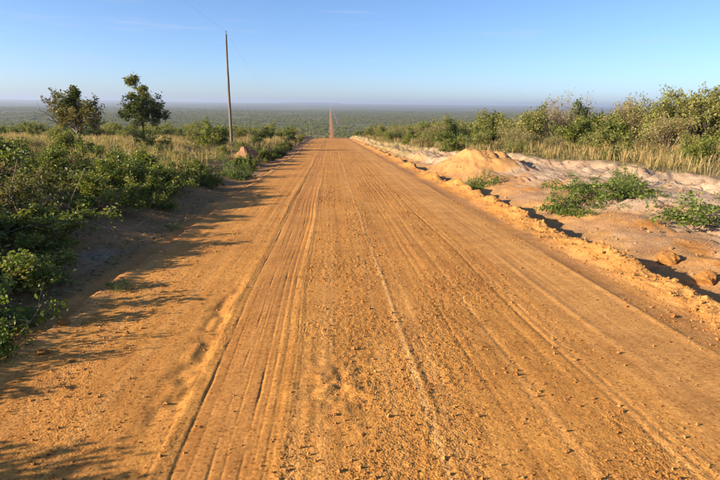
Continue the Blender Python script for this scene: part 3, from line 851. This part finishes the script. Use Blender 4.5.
# ------------------------------------------------------------------ grass (stuff)
def grass_object(name, label, pts, hmin, hmax, seed, tint_shift=0., width=.008):
    r = np.random.RandomState(seed)
    n = len(pts)
    x, y = pts[:, 0], pts[:, 1]
    z = ground_z(x, y) - .02
    patch = fbm(x * .5, y * .5, 3, 130)
    h = (hmin + (hmax - hmin) * r.beta(2, 2, n)) * (1 + .35 * patch + .40 * perlin(x * 1.7, y * 1.7, 133))
    a = r.rand(n) * 2 * pi; lean = r.gamma(2.0, .19, n)
    d = np.stack([np.cos(a), np.sin(a), 0 * a], 1)
    f = r.rand(n) * pi; s = np.stack([np.cos(f), np.sin(f), 0 * f], 1)
    P = np.stack([x, y, z], 1)
    w = width * (1 + .012 * np.maximum(y - 10, 0))[:, None] * (.7 + .6 * r.rand(n))[:, None]
    H = h[:, None]
    m = P + d * (lean * h * .35)[:, None] + UP * H * .55
    tip = P + d * (lean * h)[:, None] + UP * H * np.cos(np.minimum(lean, 1))[:, None]
    V = np.stack([P - s * w, P + s * w, m + s * w * .8, m - s * w * .8, tip], 1).reshape(-1, 3)
    o = np.arange(n)[:, None] * 5
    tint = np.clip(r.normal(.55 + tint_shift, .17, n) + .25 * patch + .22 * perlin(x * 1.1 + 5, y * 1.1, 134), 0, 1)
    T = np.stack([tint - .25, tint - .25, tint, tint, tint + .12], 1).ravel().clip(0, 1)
    me = mesh_np(name, V, [o + np.array([[0, 1, 2, 3]]), o + np.array([[3, 2, 4]])], False, attrs={'tint': T})
    return tag(obj(name, me, M['grass']), label, 'grass', kind='stuff')

def scatter(n, x0, x1, y0, y1, seed, keep):
    r = np.random.RandomState(seed)
    # more blades nearer the viewer
    y = y0 + (y1 - y0) * r.rand(n) ** 1.5
    x = r.uniform(x0, x1, n)
    # most blades stand in tufts
    c = r.randint(0, max(n // 28, 1), n); tuft = r.rand(n) < .75
    x = np.where(tuft, x[c] + r.normal(0, .10, n), x); y = np.where(tuft, y[c] + r.normal(0, .10, n), y)
    k = keep(x, y, r)
    return np.stack([x[k], y[k]], 1)
pr_ = scatter(150000, 5, 34, 7, 75, 140, lambda x, y, r: (x > grass_edge(y) + .25 * r.normal(0, 1, len(x))) & (x < 6 + .85 * y + 3) & (fbm(x * .6, y * .6, 3, 141) * 1.2 + r.rand(len(x)) * .8 > .2))
grass_object('tall_dry_grass', 'tall tan dry grass between the pale sand and the right-hand shrubs', pr_, .2, .62, 142, .0)
pl_ = scatter(150000, -40, -3.2, 13, 75, 143, lambda x, y, r: (x < -4.6 - 1.2 * perlin(y * .3, y * 0, 144) + .25 * r.normal(0, 1, len(x)) + .9 * sm(y, 26, 45)) & (x > -3 - .75 * y) & (fbm(x * .6, y * .6, 3, 145) * 1.2 + r.rand(len(x)) * .8 > .2))
grass_object('dry_grass', 'sunlit golden dry grass behind the left thicket', pl_, .18, .58, 146, .08)

def weed_object(name, label, pts, seed, size=.05, hgt=.28):
    r = np.random.RandomState(seed)
    n = len(pts)
    P = np.stack([pts[:, 0], pts[:, 1], ground_z(pts[:, 0], pts[:, 1]) + hgt * r.rand(n) ** 1.3], 1)
    D = r.normal(0, 1, (n, 3)); D /= np.linalg.norm(D, axis=1)[:, None]
    me = leaves(name, r, P, D, size, .5, False)
    return tag(obj(name, me, M['weed']), label, 'weeds', kind='stuff')
w1 = scatter(90000, -24, -3.2, 3.5, 45, 150, lambda x, y, r: (x < left_edge(y) - .7 - .5 * r.rand(len(x))) & (x > -4 - .7 * y) & (fbm(x * .9, y * .9, 3, 151) > .02))
weed_object('low_weeds', 'low green weeds and seedlings filling the left verge', w1, 152, .055, .3)
w3 = scatter(50000, -30, -4.5, 15, 60, 156, lambda x, y, r: (x > -4 - .75 * y) & (fbm(x * .5, y * .5, 3, 157) > .12))
weed_object('low_weeds', 'green weeds mixed into the golden grass on the left', w3, 158, .075, .42)
w2 = scatter(60000, 5, 30, 8, 60, 153, lambda x, y, r: (x > grass_edge(y) - .1) & (x < 8 + .85 * y) & (fbm(x * .7, y * .7, 3, 154) > .05))
weed_object('low_weeds', 'green weeds mixed into the tall grass at the right', w2, 155, .08, .55)

# ------------------------------------------------------------------ far scrub (stuff, geometry nodes)
def scrub_protos():
    col = bpy.data.collections.new('scrub_kinds')
    for k, (mt, sd) in enumerate((('olive', 400), ('green', 401), ('olive', 402), ('russet', 403), ('olive', 404), ('green', 405))):
        r = np.random.RandomState(sd)
        mats = {'olive': M['olive'], 'green': M['broad'], 'dark': M['darkgreen'], 'russet': M['russet']}
        n = 330
        lobes = r.normal(0, .33, (6, 3)) + np.array([0, 0, .55]); lobes[:, 2] = lobes[:, 2].clip(.25, .95)
        i = r.randint(0, 6, n)
        D = r.normal(0, 1, (n, 3)); D /= np.linalg.norm(D, axis=1)[:, None]
        P = lobes[i] + D * .34 * r.rand(n)[:, None] ** .4
        P[:, 2] = np.maximum(P[:, 2], .05)
        me = leaves('scrub_%s' % mt, r, P, D, .22, .7, False)
        me.materials.append(mats[mt])
        o = bpy.data.objects.new('scrub_' + mt, me)
        col.objects.link(o)
    return col
scol = scrub_protos()
fcol = bpy.data.collections.new('bush_kinds')
for k in ('olive0', 'olive1', 'pale0', 'pale1', 'green0', 'green1', 'olive2', 'dark0'):
    me_ = B[k][2]
    o = bpy.data.objects.new('bush_' + k[:-1], me_)
    fcol.objects.link(o)

def gn_scatter(name, label, pts, scales, scol):
    me = bpy.data.meshes.new(name)
    me.vertices.add(len(pts)); me.vertices.foreach_set('co', np.ascontiguousarray(pts, np.float32).ravel())
    a = me.attributes.new('size', 'FLOAT', 'POINT'); a.data.foreach_set('value', np.ascontiguousarray(scales, np.float32))
    me.update()
    o = obj(name, me)
    g = bpy.data.node_groups.new(name, 'GeometryNodeTree')
    g.interface.new_socket('Geometry', in_out='INPUT', socket_type='NodeSocketGeometry')
    g.interface.new_socket('Geometry', in_out='OUTPUT', socket_type='NodeSocketGeometry')
    gi = g.nodes.new('NodeGroupInput'); go = g.nodes.new('NodeGroupOutput')
    iop = g.nodes.new('GeometryNodeInstanceOnPoints')
    ci = g.nodes.new('GeometryNodeCollectionInfo'); ci.inputs['Collection'].default_value = scol
    ci.inputs['Separate Children'].default_value = True; ci.inputs['Reset Children'].default_value = True
    at = g.nodes.new('GeometryNodeInputNamedAttribute'); at.data_type = 'FLOAT'; at.inputs['Name'].default_value = 'size'
    rv = g.nodes.new('FunctionNodeRandomValue'); rv.data_type = 'FLOAT_VECTOR'
    rv.inputs[0].default_value = (-.1, -.1, 0); rv.inputs[1].default_value = (.1, .1, 6.28)
    g.links.new(gi.outputs[0], iop.inputs['Points']); g.links.new(ci.outputs[0], iop.inputs['Instance'])
    iop.inputs['Pick Instance'].default_value = True
    g.links.new(rv.outputs[0], iop.inputs['Rotation']); g.links.new(at.outputs['Attribute'], iop.inputs['Scale'])
    g.links.new(iop.outputs[0], go.inputs[0])
    md = o.modifiers.new('scatter', 'NODES'); md.node_group = g
    return tag(o, label, 'scrub', kind='stuff')

def scrub_points(n, y0, y1, seed, power, xin):
    r = np.random.RandomState(seed)
    y = y0 * (y1 / y0) ** (r.rand(n) ** power)
    x = r.uniform(-1, 1, n) * (.95 * y + 15)
    nn = fbm(x / 70., y / 70., 3, 160)
    k = ((x > ROAD_R + 1.6 - xin) | (x < ROAD_L - 1.2 + xin)) & (nn * 1.7 + r.rand(n) * 1.1 > .2)
    k &= ~((x > 8.5) & (x < 15) & (y > 660))
    x, y = x[k], y[k]
    return x, y, r
x, y, r = scrub_points(9000, 46, 290, 161, .85, 0)
keep = (x > grass_edge(y) + .3) | ((x < -5.5) & (r.rand(len(x)) < .45 * sm(y, 40, 90) + .08)); x, y = x[keep], y[keep]
s = r.gamma(5, .14, len(x)).clip(.25, 1.3)
gn_scatter('hillside_scrub', 'mixed green and tan scrub on the slopes either side of the crest', np.stack([x, y, ground_z(x, y) - .1], 1), s, fcol)
x, y, r = scrub_points(110000, 260, 2600, 162, .7, 1.7)
s = r.gamma(5, .26, len(x)).clip(.5, 3.0)
gn_scatter('plain_scrub', 'dense scrub woodland covering the far plain', np.stack([x, y, ground_z(x, y) - .2], 1), s, scol)

# ------------------------------------------------------------------ utility poles and wire
def pole_mesh(h, r0, r1, seed):
    r = np.random.RandomState(seed)
    n = 14; sides = 12
    zz = np.linspace(-.3, h, n)
    cx = .03 * np.sin(zz * .6 + seed) ; cy = .02 * np.cos(zz * .5)
    ang = np.arange(sides) * 2 * pi / sides
    rad = np.linspace(r0, r1, n)[:, None] * (1 + .05 * r.normal(0, 1, (n, sides)))
    V = np.stack([cx[:, None] + rad * np.cos(ang), cy[:, None] + rad * np.sin(ang), np.repeat(zz[:, None], sides, 1)], -1).reshape(-1, 3)
    i = np.arange(n * sides).reshape(n, sides); j = np.roll(i, -1, 1)
    q = np.stack([i[:-1], j[:-1], j[1:], i[1:]], -1).reshape(-1, 4)
    V = np.concatenate([V, [[cx[-1], cy[-1], h + .03]]])
    t = np.stack([i[-1], j[-1], np.full(sides, n * sides)], -1)
    return mesh_np('pole', V, [q, t], True)

def lathe(name, prof_rz, sides=10):
    n = len(prof_rz); ang = np.arange(sides) * 2 * pi / sides
    V = np.array([[rr_ * cos(a), rr_ * sin(a), zz_] for rr_, zz_ in prof_rz for a in ang])
    i = np.arange(n * sides).reshape(n, sides); j = np.roll(i, -1, 1)
    return mesh_np(name, V, [np.stack([i[:-1], j[:-1], j[1:], i[1:]], -1).reshape(-1, 4)], True)

m_ins, t_, b_, o_ = new_mat('porcelain_insulator'); b_.inputs['Base Color'].default_value = (.16, .10, .07, 1); b_.inputs['Roughness'].default_value = .3
m_wire, t_, b_, o_ = new_mat('grey_wire'); b_.inputs['Base Color'].default_value = (.42, .44, .47, 1); b_.inputs['Roughness'].default_value = .55; b_.inputs['Metallic'].default_value = .6
PH = 7.3
pm = pole_mesh(PH, .105, .06, 3)
im = lathe('insulator', [(.012, 0), (.012, .10), (.035, .10), (.045, .13), (.03, .15), (.04, .17), (.028, .20), (.0, .21)])
tops = []
for x, y, lb in ((-6.75, 36.5, 'tall thin weathered wooden utility pole left of the road'), (-7.0, -10.0, 'wooden utility pole behind the viewer on the left'), (-6.6, 172.0, 'far wooden utility pole beyond the crest')):
    z = gz(x, y)
    t = thing('utility_pole', lb, 'pole', (x, y, z), y, group='wooden poles of the power line', tilt=(0, .008))
    obj('shaft', pm, M['pole_wood'], t)
    k = obj('insulator', im, m_ins, t); k.location = (.03 * sin(PH * .6 + 3), .02 * cos(PH * .5), PH + .01)
    tops.append((x, y, z + PH + .19))
tops.sort(key=lambda p: p[1])
wp = Plant(0)
pts = []
for a, b in zip(tops[:-1], tops[1:]):
    a = np.array(a); b = np.array(b)
    for f in np.linspace(0, 1, 24, endpoint=False):
        q = a + (b - a) * f; L = np.linalg.norm(b - a)
        q[2] -= 4 * f * (1 - f) * .00022 * L * L
        pts.append(q)
pts.append(np.array(tops[-1]))
wp.tubes = [(np.array(pts), .0026, .0026)]
tag(obj('power_wire', wp.stem_mesh('power_wire', 5), m_wire), 'thin sagging wire running to the top of the utility pole', 'wire')

# ------------------------------------------------------------------ clods, mound, stones, sticks
def lump_mesh(name, seed, sub=2, rough=.35, flat=.7, col=(.56, .265, .075)):
    import bmesh
    bm = bmesh.new(); bmesh.ops.create_icosphere(bm, subdivisions=sub, radius=1.0)
    V = np.array([v.co[:] for v in bm.verts]); F = np.array([[v.index for v in f.verts] for f in bm.faces]); bm.free()
    r = np.random.RandomState(seed)
    o = r.rand(3) * 50
    n = perlin(V[:, 0] * 1.3 + V[:, 2] * .7 + o[0], V[:, 1] * 1.3 - V[:, 2] * .9 + o[1], 170) + .5 * perlin(V[:, 0] * 3 + V[:, 2] * 1.7 + o[1], V[:, 1] * 3 - V[:, 2] * 2 + o[2], 171)
    V = V * (1 + rough * n)[:, None]
    # a few flat broken faces
    for k in range(4):
        d = nrm(r.normal(0, 1, 3)); h_ = r.uniform(.55, .8)
        ex = np.maximum(V @ d - h_, 0); V = V - ex[:, None] * d * .85
    V[:, 2] *= flat
    return mesh_np(name, V, [F], False, colors={'soil': np.tile(np.array(col), (len(V), 1))})

clods = [lump_mesh('earth_clod', 500 + k, 3, .35, .75) for k in range(4)]
CL = [(4.85, 6.95, .17, .15, 'large flat orange earth clod lying right of the ridge of earth'),
      (4.78, 6.05, .16, .13, 'reddish orange earth clod nearest the right border'),
      (5.25, 6.45, .07, .06, 'small clod between the two large ones at the right'),
      (4.15, 8.35, .09, .06, 'small clod in the shade behind the ridge of earth'),
      (4.05, 14.3, .12, .16, 'upright clod on the ridge of earth midway up the road'),
      (4.25, 11.6, .10, .07, 'clod on the sand side of the ridge below the creeper'),
      (-2.33, 4.35, .06, .05, 'pale little clod on the left road edge'),
      (-2.2, 3.75, .05, .035, 'small stone at the shade line on the left road edge')]
for k, (x, y, s, hh, lb) in enumerate(CL):
    z = float(surf_z(np.array([x]), np.array([y]))[0])
    o = obj('earth_clod', clods[k % 4], M['clod']); o.location = (x, y, z + hh * .35); o.scale = (s, s * .9, hh); o.rotation_euler = (.1, .15 * (k % 3 - 1), k * 1.3)
    tag(o, lb, 'clod', 'loose clods of earth')

mm = lump_mesh('red_mound', 520, 4, .32, 1.0, (.36, .19, .10))
x, y = -3.85, 24.6
o = obj('earth_mound', mm, M['clod']); o.location = (x, y, gz(x, y) + .05); o.scale = (.55, .7, .62)
tag(o, 'reddish earth mound on the left bank below the utility pole', 'mound')
x, y = -3.9, 17.4
o = obj('earth_mound', lump_mesh('low_mound', 523, 4, .35, .6, (.20, .13, .085)), M['clod']); o.location = (x - .9, y, gz(x, y) + .02); o.scale = (.75, .55, .32); o.rotation_euler = (0, 0, .4)
tag(o, 'low brown heap of soil on the left bank behind the yellow-green plant', 'mound')

# loose gravel on the road and windrow: too many to count
def gravel_object(name, label, P, R, seed, col_lo, col_hi, crumb=False):
    r = np.random.RandomState(seed)
    base = []
    for k in range(5):
        m = lump_mesh('pebble', 540 + k, 1, .3, .8)
        base.append(np.array([v.co[:] for v in m.vertices]))
        F = np.array([p.vertices[:] for p in m.polygons])
        bpy.data.meshes.remove(m)
    if crumb:
        F = np.array([[0, 2, 4], [2, 1, 4], [1, 3, 4], [3, 0, 4], [2, 0, 5], [1, 2, 5], [3, 1, 5], [0, 3, 5]])
        o6 = np.array([[1, 0, 0], [-1, 0, 0], [0, 1, 0], [0, -1, 0], [0, 0, .8], [0, 0, -.8]], float)
        base = [o6 * (1 + .3 * r.normal(0, 1, (6, 1))).clip(.5, 1.6) + r.normal(0, .15, (6, 3)) for k in range(5)]
    base = np.array(base)
    n = len(P)
    a = r.rand(n) * 2 * pi; ca, sa = np.cos(a), np.sin(a)
    bv = base[r.randint(0, 5, n)]
    X = bv[:, :, 0] * ca[:, None] - bv[:, :, 1] * sa[:, None]; Y = bv[:, :, 0] * sa[:, None] + bv[:, :, 1] * ca[:, None]
    V = np.stack([X, Y * .85, bv[:, :, 2]], -1) * R[:, None, None] + P[:, None, :]
    k = bv.shape[1]
    FF = (np.arange(n) * k)[:, None, None] + F[None]
    f = r.rand(n)[:, None]
    c = np.array(col_lo) * (1 - f) + np.array(col_hi) * f
    me = mesh_np(name, V.reshape(-1, 3), [FF.reshape(-1, 3)], False, colors={'soil': np.repeat(c, k, 0)})
    return tag(obj(name, me, M['clod']), label, 'gravel', kind='stuff')

r = np.random.RandomState(600)
n = 34000
y = 1.6 * (16 / 1.6) ** r.rand(n); x = r.uniform(-2.5, 3.5, n)
keep = (r.rand(n) < np.clip(road_relief(x, y)[1] * .7, .1, 1)) & ~((x > -.84) & (x < -.36) & (r.rand(n) < .7))
x, y = x[keep], y[keep]
R = (.0022 + .0019 * r.gamma(.9, 1.25, len(x))).clip(.0022, .017) * (1 + .05 * y)
gravel_object('road_gravel', 'loose orange gravel strewn over the road surface', np.stack([x, y, surf_z(x, y) + R * .3], 1), R, 601, (.38, .16, .036), (.56, .27, .08), True)
n = 3000
y = 3.5 * (45 / 3.5) ** r.rand(n)
x = windrow_x(y) + r.normal(-.14, .20, n)
R = (.004 + .005 * r.gamma(.6, 1.7, n)).clip(.004, .05)
gravel_object('windrow_gravel', 'crumbs of orange earth heaped along the graded ridge', np.stack([x, y, surf_z(x, y) + R * .35], 1), R, 602, (.46, .20, .05), (.55, .27, .085))
n = 2200
y = 5 * (24 / 5) ** r.rand(n); x = r.uniform(4.2, 9.5, n)
R = (.004 + .007 * r.gamma(.7, 1.5, n)).clip(.004, .06)
gravel_object('sand_rubble', 'small lumps scattered over the pale sand bank', np.stack([x, y, surf_z(x, y) + R * .3], 1), R, 603, (.34, .18, .08), (.48, .31, .18))

# curved dry branch and dead twigs on the left verge
def stick(name, label, ctrl, r0, r1, mat):
    ctrl = np.array(ctrl, float)
    t = np.linspace(0, len(ctrl) - 1, len(ctrl) * 6)
    P = np.stack([np.interp(t, np.arange(len(ctrl)), ctrl[:, k]) for k in range(3)], 1)
    for _ in range(4): P[1:-1] = (P[:-2] + 2 * P[1:-1] + P[2:]) / 4
    p = Plant(1); p.tubes = [(P, r0, r1)]
    o = obj(name, p.stem_mesh(name, 6), mat)
    return tag(o, label, 'branch')
def on(x, y, h): return (x, y, gz(x, y) + h)
stick('dry_branch', 'curved pale dry branch hanging over the shaded verge', [on(-4.2, 8.25, .22), on(-4.0, 8.15, .2), on(-3.75, 8.05, .12), on(-3.4, 8.05, .08), on(-3.1, 8.3, .17), on(-3.0, 8.45, .26)], .009, .005, M['dry_twig'])
for k, (x, y, dx, dy, hh, lb) in enumerate(((-4.75, 7.7, .25, .1, .85, 'upright dead twig in the left thicket by the dried brown shrub'), (-5.2, 8.0, -.3, .2, .9, 'leaning dead stick left of the dried brown shrub'), (-4.3, 8.5, .3, .25, .8, 'dead stick rising behind the curved dry branch'), (-6.2, 10.8, .1, .0, 1.25, 'thin dry stem standing above the left thicket'))):
    stick('dead_stick', lb, [on(x, y, -.05), on(x + dx * .5, y + dy * .5, hh * .5), on(x + dx, y + dy, hh)], .006, .003, M['dry_twig'])['group'] = 'dead sticks in the left thicket'

# fallen leaves on the left verge
r = np.random.RandomState(620)
n = 4000
y = 3.2 * (24 / 3.2) ** r.rand(n); x = left_edge(y) - .25 - r.gamma(1.6, .45, n)
P = np.stack([x, y, ground_z(x, y) + .012], 1)
D = r.normal(0, 1, (n, 3)); D[:, 2] *= .1; D /= np.linalg.norm(D, axis=1)[:, None]
tag(obj('leaf_litter', leaves('leaf_litter', r, P, D, .05, .5, False, lift=.0, droop=.05, out=.3), M['pale']), 'pale fallen leaves scattered over the shaded left verge', 'leaf litter', kind='stuff')

# ------------------------------------------------------------------ haze
def box(name, lo, hi):
    V = np.array([[x, y, z] for x in (lo[0], hi[0]) for y in (lo[1], hi[1]) for z in (lo[2], hi[2])], float)
    F = np.array([[0, 1, 3, 2], [4, 6, 7, 5], [0, 4, 5, 1], [2, 3, 7, 6], [0, 2, 6, 4], [1, 5, 7, 3]])
    return mesh_np(name, V, [F])
hm = bpy.data.materials.new('haze_air'); hm.use_nodes = True
t = hm.node_tree
t.nodes.remove(t.nodes['Principled BSDF'])
pv = t.nodes.new('ShaderNodeVolumePrincipled')
pv.inputs['Color'].default_value = (.55, .65, .84, 1)
pv.inputs['Density'].default_value = 0.00019
pv.inputs['Anisotropy'].default_value = 0.2
t.links.new(pv.outputs[0], t.nodes['Material Output'].inputs['Volume'])
zlo = float(GZ.min()) - 1.0
zhi = float(GZ.max()) + 1.5
haze = obj('haze', box('haze', (-12600, -2400, zlo), (12600, 12100, max(zhi, 9))), hm)
tag(haze, 'blue-grey haze over the far plain', kind='stuff')
